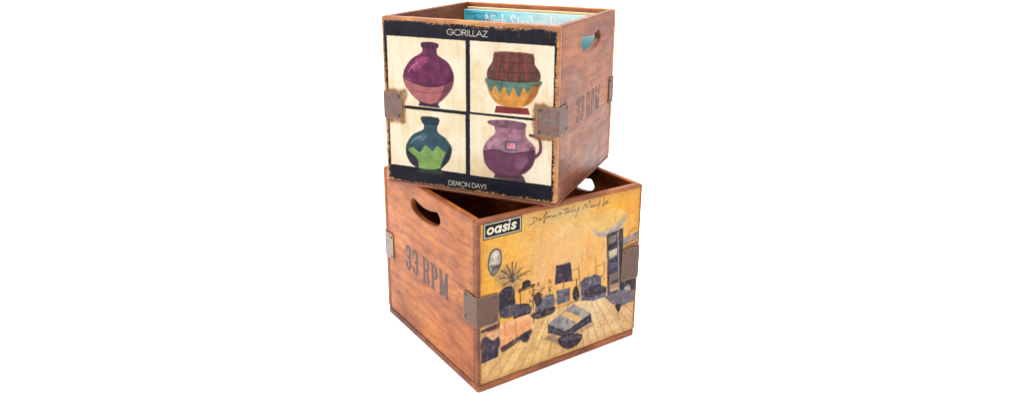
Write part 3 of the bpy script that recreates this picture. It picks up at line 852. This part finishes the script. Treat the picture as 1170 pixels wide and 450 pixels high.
    P([(331.5, 253.2), (346.0, 255.4), (345.7, 265.4), (341.0, 271.0), (334.6, 264.1)], tex((58, 28, 40), .3), .5, 1, 4)
    L([(340.2, 269.8), (340.9, 288.2)], 0.9, (96, 72, 72), .95, 0)
    L([(335.1, 288.5), (347.3, 290.1)], 0.9, (120, 92, 84), .8, 0)
    # framed dark poster in the corner: plain hills under a pale sun
    P([(5.8, 208.9), (48.2, 204.0), (44.7, 279.3), (5.5, 281.6)], tex((206, 186, 160), .2), .6)
    P([(6.9, 211.3), (46.9, 206.5), (43.7, 277.1), (6.7, 280.0)], tex((52, 46, 68), .35), .6)
    P([(6.9, 218.1), (26.4, 215.2), (46.2, 214.2), (45.5, 237.5), (30.2, 243.4), (6.8, 237.7)], tex((222, 168, 128), .2), 1.2, 1)
    P([(7.6, 230.8), (18.8, 227.2), (32.1, 240.4), (45.5, 235.6), (44.8, 261.0), (7.1, 252.2)], tex((62, 52, 76), .3), 1.2, 1, 3)
    P([(18.8, 210.1), (46.9, 206.5), (46.2, 217.8), (20.7, 218.8)], tex((84, 54, 50), .3), 1.2, .9)
    # shade and light in the painted things, loose flecks everywhere
    g1 = sh.noise(110, 110, 3, 91); g2 = sh.noise(34, 34, 4, 92); g3 = sh.noise(18, 70, 3, 93)
    lum = sh.c.mean(-1)
    blend(np.clip((g2 - 0.60) * 3.5, 0, 1) * 0.16 * (lum < 0.55), (150, 132, 122))
    blend(np.clip((g3 - 0.64) * 4, 0, 1) * 0.3 * (Y > 100), (86, 66, 66))
    blend(np.clip((0.38 - g3) * 4, 0, 1) * 0.35 * (Y > 60), (246, 224, 182))
    sh.c = np.clip(sh.c * (0.89 + 0.22 * g1)[..., None], 0, 1)
    for k in range(150):
        cx = 105 + 215 * pr.random(); cy = 178 + 40 * pr.random() ** 1.5
        c = ((62, 52, 66), (120, 100, 104), (232, 204, 160), (160, 100, 72), (90, 92, 116))[pr.integers(0, 5)]
        a = pr.random() * 3.14; l = 1.5 + 4 * pr.random()
        sh.line(O([(cx, cy), (cx + l * math.cos(a), cy + l * math.sin(a))]), 0.8 + 1.2 * pr.random(), c, 0.5, .6)
    blend(bump(215, 105, 70, 60) * 0.32 * (lum > 0.5), (246, 216, 170))
    blend(bump(265, 250, 70, 40) * 0.35 * (lum > 0.5), (240, 216, 182))
    blend(np.clip(1 - edge_dist(sh) / 22.0, 0, 1) ** 2 * 0.35, (176, 112, 52))
    sh.warp(0.5, 40, 95)
    for _ in range(2):
        c = sh.c
        c = (np.roll(c, 1, 0) + c * 2 + np.roll(c, -1, 0)) / 4
        sh.c = (np.roll(c, 1, 1) + c * 2 + np.roll(c, -1, 1)) / 4
    wallm = (Y < 216)[..., None]
    sh.c = np.clip(np.where(wallm, sh.c * np.array((1.03, 0.985, 0.93)), sh.c * np.array((1.07, 1.04, 1.0))), 0, 1)
    # the little framed name
    c = O([(11.8, 6.4), (93.4, 6.4), (93.4, 37.4), (11.8, 37.4)])
    sh.poly(c, (20, 15, 19), 0.5)
    for a, b in zip(c, c[1:] + c[:1]):
        pass
    q = O([(14.6, 9.2), (90.6, 9.2), (90.6, 34.6), (14.6, 34.6)])
    sh.line(q + q[:1], 1.7, (244, 232, 206), 0.4)
    xh = 12.2; base = 28.6 - oy; sx = 0.16
    def let(strokes, x0, wdt):
        for s in strokes:
            pts = [(x0 - ox + a * wdt + b * xh * sx, base - b * xh) for a, b in s]
            sh.line(pts, 4.0, (250, 240, 216), 0.4)
    o_ = [arc(.5, .5, .5, .42, 0, 360, 24)]
    a_ = [arc(.42, .5, .42, .42, 0, 360, 24), [(.92, .95), (.90, .04)]]
    s_ = [catmull([(.90, .80), (.55, .94), (.14, .76), (.5, .5), (.88, .26), (.46, .05), (.04, .18)], 6)]
    i_ = [[(.5, .06), (.5, .95)], [(.5, 1.36), (.5, 1.40)]]
    let(o_, 20, 11.5); let(a_, 36.0, 12.0); let(s_, 52.0, 9.0); let(i_, 60.6, 8.0); let(s_, 70.5, 9.5)
    # handwriting across the top
    hand = [[(115.0, 16.8), (123.7, 17.1), (127.1, 21.6), (121.7, 26.9), (109.8, 28.9)], [(120.8, 16.9), (118.6, 25.9)], [(131.5, 24.4), (134.7, 22.0), (133.2, 19.8), (131.2, 22.8), (133.9, 25.3), (138.3, 23.2)],
            [(138.3, 23.2), (145.7, 16.7), (149.1, 13.2), (146.9, 13.5), (143.8, 31.6), (142.9, 29.5), (146.3, 22.9)], [(146.3, 22.9), (151.6, 21.4), (149.9, 24.1), (154.2, 20.4), (156.6, 24.3), (161.0, 20.6), (162.9, 25.3), (168.7, 22.2), (170.1, 25.6), (175.9, 22.2)],
            [(175.9, 22.2), (181.3, 19.0), (180.1, 23.8), (186.4, 21.2)], [(183.4, 14.0), (184.1, 13.4)], [(150.5, 15.8), (151.2, 15.2)], [(195.3, 12.2), (191.6, 24.2), (195.7, 22.7)], [(188.5, 15.8), (203.7, 15.8)],
            [(197.0, 22.2), (201.2, 21.1), (199.7, 19.3), (197.5, 21.5), (201.7, 23.6), (206.3, 20.6)], [(213.3, 9.9), (207.3, 22.4), (210.6, 23.8), (213.3, 21.6)], [(213.3, 21.6), (215.6, 19.8), (218.1, 25.0), (226.3, 18.0), (218.5, 34.1), (215.2, 33.0)],
            [(234.2, 25.1), (241.3, 13.9), (244.2, 23.5), (252.2, 9.3), (254.3, 24.4)], [(261.4, 19.8), (256.6, 21.3), (257.3, 24.6), (261.5, 21.8), (262.6, 25.3), (265.9, 22.7)], [(266.6, 17.7), (268.9, 24.1), (273.6, 20.7), (278.3, 16.0), (272.7, 31.7)],
            [(287.8, 9.4), (283.8, 26.7)], [(284.0, 25.1), (287.0, 21.7), (290.0, 23.1), (288.7, 26.1), (284.3, 26.8)], [(291.0, 22.9), (296.9, 20.4), (294.2, 17.9), (291.5, 22.2), (295.1, 24.5), (300.0, 22.2)]]
    for s in hand:
        sh.line(O(catmull(s, 6)), 1.25, (66, 50, 48), 0.4, 0.9)
    # varnish scuffs, stains and rubbed rim
    e = edge_dist(sh)
    nz = sh.noise(60, 60, 3, 71); nl = sh.noise(9, 9, 3, 72)
    blend(np.clip((nz - 0.70) * 6, 0, 1) * 0.35, (236, 206, 160))
    sp = sh.noise(120, 120, 2, 73)
    blend(np.clip((sp - 0.83) * 14, 0, 1) * 0.5, (150, 104, 76))
    blend(np.clip((2.2 + 5.0 * (nl - 0.35) + 3.0 * (nz - 0.5) - e) / 2.0, 0, 1) * 0.8, (152, 100, 58))
    for (a, b, c_, d_) in ((-20, 145, 45, 204), (344, 131, 420, 204)):
        dx = np.maximum(np.maximum(a - X, X - c_), 0); dy = np.maximum(np.maximum(b - Y, Y - d_), 0)
        dd = np.hypot(dx, dy) + (nz - 0.5) * 5
        blend(np.clip(1 - dd / 3.0, 0, 1) * 0.6, (128, 90, 62))
    r = 5.0
    qx = np.maximum(np.abs(sh.X - w / 2) - (w / 2 - r), 0); qy = np.maximum(np.abs(sh.Y - h / 2) - (h / 2 - r), 0)
    keep = (np.hypot(qx, qy) < r + (nz - 0.5) * 1.2).astype(float)
    return sh, keep, (ox, oy)

# ------------------------------------------------------------------ the two crates
WB, DB, HB = 0.3895, 0.3849, 0.340
WT, DT, HT = 0.3542, 0.3527, 0.3280
ART_GAIN = 0.5
spans_b = [('3', 95, 122), ('3', 125, 154), ('R', 168, 205), ('P', 206, 236), ('M', 237, 281)]
spans_t = [('3', 103, 126), ('3', 128, 152), ('R', 164, 194), ('P', 196, 221), ('M', 222, 259)]

crate('large warm orange wooden crate underneath, its front showing a yellow room and oasis sign',
      (-0.0369, 1.4963, 0.0), 0.61462, WB, DB, HB, 0.013, 0.0150,
      (WOOD_BOTTOM, WOOD_BOARD_B, WOOD_BOTTOM, WOOD_BOARD_B, INK), bottom_cover(WB / MM, HB / MM), ART_GAIN,
      spans_b, [(c, a + 8, b + 8) for c, a, b in spans_b], (STENCIL_B, 8.8, 0.20, 140, 200),
      [(0.0430, 0.0470, 146, 204, RUST, 'brown rusty corner bracket with a grey side wing', 1),
       (0.0470, 0.0450, 134, 203, RUST, None, 2), (0.044, 0.044, 144, 203, GREYSTEEL, None, 3),
       (0.044, 0.0400, 144, 202, GREYSTEEL, 'pale grey corner bracket', 4)], 188)

crate('smaller wooden crate on top, front with dark border, four cream squares and lettering GORILLAZ',
      (-0.04715, 1.52859, HB + 0.0002), -0.3779, WT, DT, HT, 0.013, 0.0085,
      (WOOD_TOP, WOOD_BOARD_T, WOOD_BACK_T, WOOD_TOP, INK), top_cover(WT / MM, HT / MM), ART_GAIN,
      [(c, a - 4, b - 4) for c, a, b in spans_t], spans_t, (STENCIL_T, 7.6, 0.38, 142, 197),
      [(0.0400, 0.044, 143, 194, STEEL, 'tarnished bracket with a rust spot', 5), (0.0400, 0.050, 142, 195, STEEL, None, 6),
       (0.040, 0.031, 143, 199, STEEL, None, 7), (0.042, 0.044, 143, 197, STEEL, None, 8)], 168)

# ------------------------------------------------------------------ record sleeves standing in the upper crate
def paper_card(name, rgb, seed):
    k = NT(name)
    nz = k.noise(k.coords((1, 1, 1), (seed, 0, 0)), 26, 5, 0.6)
    a = lin(rgb); b = lin(tuple(v * 0.9 for v in rgb))
    k.l(k.ramp(nz, [(0.35, b), (0.65, a)]), k.b.inputs['Base Color'])
    k.b.inputs['Roughness'].default_value = 0.5
    return k.m

SERIF = {   # y up, unit cap height; strokes are (points, pen width)
    'N': (0.86, [([(.12, 0), (.12, 1)], .07), ([(.12, 1), (.72, 0)], .14), ([(.72, 0), (.72, 1)], .07), ([(0, 1), (.2, 1)], .06), ([(.6, 1), (.84, 1)], .06), ([(0, 0), (.24, 0)], .06)]),
    'i': (0.34, [([(.16, 0), (.16, .64)], .13), ([(.04, .64), (.16, .64)], .06), ([(.02, 0), (.3, 0)], .06), ([(.16, .88), (.16, .9)], .15)]),
    'c': (0.54, [(arc(.26, .32, .22, .32, 50, 310), .11)]),
    'k': (0.60, [([(.14, 0), (.14, 1)], .13), ([(.02, 1), (.14, 1)], .06), ([(.02, 0), (.26, 0)], .06), ([(.5, .64), (.16, .3)], .07), ([(.24, .38), (.52, 0)], .13), ([(.4, .64), (.58, .64)], .05), ([(.4, 0), (.6, 0)], .05)]),
    'S': (0.66, [(catmull([(.52, .80), (.3, 1), (.08, .80), (.3, .54), (.54, .26), (.3, 0), (.05, .2)], 6), .12)]),
    't': (0.42, [([(.18, .84), (.18, .1), (.26, 0), (.36, .06)], .12), ([(.04, .64), (.36, .64)], .06)]),
    'r': (0.48, [([(.14, 0), (.14, .64)], .13), ([(.02, .64), (.14, .64)], .06), ([(.02, 0), (.28, 0)], .06), ([(.14, .44), (.28, .62), (.42, .60)], .09)]),
    'a': (0.56, [([(.08, .56), (.24, .66), (.38, .56), (.38, .08), (.5, 0)], .11), (arc(.22, .18, .16, .18, 0, 360, 16), .09)]),
    'e': (0.54, [([(.06, .36), (.46, .36)], .06), (arc(.26, .32, .21, .32, 5, 315), .10)]),
    'B': (0.72, [([(.14, 0), (.14, 1)], .14), ([(.02, 1), (.36, 1)] + arc(.36, .76, .2, .24, 90, -90) + [(.14, .52)], .09), ([(.14, .52), (.4, .52)] + arc(.4, .26, .23, .26, 90, -90) + [(.02, 0)], .09)]),
    'n': (0.62, [([(.14, 0), (.14, .64)], .13), ([(.02, .64), (.14, .64)], .06), ([(.14, .46), (.3, .64), (.46, .52), (.46, 0)], .12), ([(.02, 0), (.26, 0)], .06), ([(.36, 0), (.58, 0)], .06)]),
    'd': (0.60, [([(.44, 1), (.44, 0)], .13), (arc(.24, .3, .19, .3, 0, 360, 18), .09), ([(.32, 1), (.44, 1)], .06), ([(.44, 0), (.56, 0)], .06)]),
    ' ': (0.36, []),
}
z_in = HB + 0.0002 + 0.0085
rotT = -0.3779
RT = Matrix.Rotation(rotT, 4, 'Z')
def sleeve(label, u_mm, v_mm, card, lean, lift=0.0, thick=0.0032, size=0.314, art=None):
    loc = Vector((-0.04715, 1.52859, 0)) + RT @ Vector((u_mm * MM - WT / 2, v_mm * MM - DT / 2, 0))
    loc.z = z_in + 0.0004 + lift
    o = thing('record_sleeve', label, 'record sleeve', loc, rotT, 'records in the upper crate')
    lm = Matrix.Rotation(-lean, 4, 'X') @ face_matrix((0, 0, 0), (1, 0, 0), (0, -1, 0))
    b = slab('card_cover', [rounded_rect(0, 0, size, size, (.0012,) * 4)], -thick, 0, 0.0008, card, o, lm, 1)
    if art is not None:
        art.mesh('printed_front', SLEEVE_INK, b, (0.0004, size - 0.0004), 1.12, None, 0.0003)
    return o

sw = 304.7
sa = Sheet(sw, sw, 420, (150, 226, 238))
f = np.clip(sa.X / 190, 0, 1)[..., None]
sa.c = np.array((74, 214, 246)) / 255 * (1 - f) + np.array((206, 248, 253)) / 255 * f
nn = sa.noise(14, 8, 4, 80)[..., None]; n5 = sa.noise(60, 16, 3, 81)[..., None]
sa.c = np.clip(sa.c * (0.93 + 0.14 * nn) + (n5 - 0.5) * 0.10, 0, 1)
f2 = np.clip((sa.Y - 34) / 26, 0, 1)[..., None]
sa.c = sa.c * (1 - 0.75 * f2) + np.array((112, 218, 242)) / 255 * 0.75 * f2
x = 51.0; cap = 31.0; ux = 22.3
for ch in 'Nick Straker Band':
    adv, st = SERIF[ch]
    for s, pw in st:
        sa.line([(x + a * ux, 37.5 - b * cap) for a, b in s], pw * ux * 1.35, (255, 255, 255), 0.5)
    x += adv * ux
for s in ("4,8 9,5 12,9 17,6 22,9 30,7", "6,12 18,11 27,12", "28,10 40,7 46,10 54,6 64,9 76,6 88,9", "27,14 30,26 32,18 37,22 35,26 30,25", "39,21 42,26 45,20", "48,15 50,26 54,21 57,25", "60,22 65,20 62,26 68,25"):
    pts = [tuple(float(v) for v in q.split(',')) for q in s.split()]
    sa.line([(a * 0.92, b * 0.86) for a, b in catmull(pts, 6)], 1.15, (40, 62, 84), 0.5, 0.85)
sleeve('light blue record sleeve with white lettering and dark handwriting, standing in the upper crate',
       20.0, 303.5, paper_card('pale_blue_card', (150, 214, 228), 1), math.radians(0.35), size=0.3055, art=sa)
sleeve('cream record sleeve behind the light blue one, only its top edge showing',
       21.5, 318.0, paper_card('cream_card', (236, 206, 156), 2), math.radians(0.2), size=0.3105)

# ------------------------------------------------------------------ white seamless backdrop
k = NT('white_paper')
nz = k.noise(k.coords((1, 1, 1)), 3, 3, 0.5)
k.l(k.ramp(nz, [(0.3, (0.9, 0.9, 0.9, 1)), (0.7, (0.92, 0.92, 0.92, 1))]), k.b.inputs['Base Color'])
k.b.inputs['Roughness'].default_value = 0.8
bm = bmesh.new()
prof = [(-8.0, 0.0), (4.0, 0.0)]
for i in range(1, 13):
    a = math.radians(90 * i / 12)
    prof.append((4.0 + 1.6 * math.sin(a), 1.6 - 1.6 * math.cos(a)))
prof.append((5.6, 4.5))
rows = [[bm.verts.new((x, y, z)) for (y, z) in prof] for x in np.linspace(-11, 11, 15)]
for a, b in zip(rows[:-1], rows[1:]):
    for i in range(len(prof) - 1):
        bm.faces.new((a[i], b[i], b[i + 1], a[i + 1])).smooth = True
bmesh.ops.recalc_face_normals(bm, faces=bm.faces)
me = bpy.data.meshes.new('backdrop'); bm.to_mesh(me); bm.free()
bd = link(bpy.data.objects.new('backdrop', me), None, k.m)
bd['kind'] = 'structure'

# ------------------------------------------------------------------ light: a white studio, two big soft boxes
world = bpy.data.worlds.new('World'); scene.world = world
world.use_nodes = True
bg = world.node_tree.nodes['Background']
bg.inputs['Color'].default_value = (1, 1, 1, 1)
bg.inputs['Strength'].default_value = 0.26

def area(name, loc, target, size, watts, color=(1, 1, 1)):
    l = bpy.data.lights.new(name, 'AREA')
    l.shape = 'RECTANGLE'; l.size, l.size_y = size
    l.energy = watts; l.color = color
    o = bpy.data.objects.new(name, l); COL.objects.link(o)
    o.location = loc
    o.rotation_euler = (Vector(target) - Vector(loc)).to_track_quat('-Z', 'Y').to_euler()
    return o
area('top_softbox', (0.1, 1.9, 4.2), (0.1, 1.9, 0.0), (4.6, 2.8), 480)
area('key_softbox', (-2.1, -0.5, 0.95), (0, 1.5, 0.4), (1.5, 0.7), 64)
area('fill_softbox', (2.0, -0.4, 0.55), (0, 1.5, 0.4), (1.5, 0.5), 40)

# ------------------------------------------------------------------ camera
f_px, p_, H_ = 868.17, 0.286233, 0.822863
cx_, cy_ = 602.723, 177.164
roll = -0.0151683
cam = bpy.data.cameras.new('camera'); co = bpy.data.objects.new('camera', cam); COL.objects.link(co)
cam.sensor_fit = 'HORIZONTAL'; cam.sensor_width = 36.0
cam.lens = f_px / 1170 * 36
cam.shift_x = -(cx_ - 585) / 1170
cam.shift_y = (cy_ - 225) / 1170
cam.clip_start = 0.01; cam.clip_end = 100
fw = Vector((0, math.cos(p_), -math.sin(p_))); up = Vector((0, math.sin(p_), math.cos(p_))); rt = Vector((1, 0, 0))
r2 = rt * math.cos(roll) - up * math.sin(roll); u2 = rt * math.sin(roll) + up * math.cos(roll)
M = Matrix((r2, u2, -fw)).transposed().to_4x4(); M.translation = Vector((0, 0, H_))
co.matrix_world = M
scene.camera = co

scene.view_settings.view_transform = 'Standard'
scene.view_settings.look = 'None'
scene.view_settings.exposure = 0.0
scene.view_settings.gamma = 1.0
scene.render.engine = 'CYCLES'
scene.cycles.max_bounces = 8
scene.cycles.diffuse_bounces = 3
scene.cycles.use_denoising = True
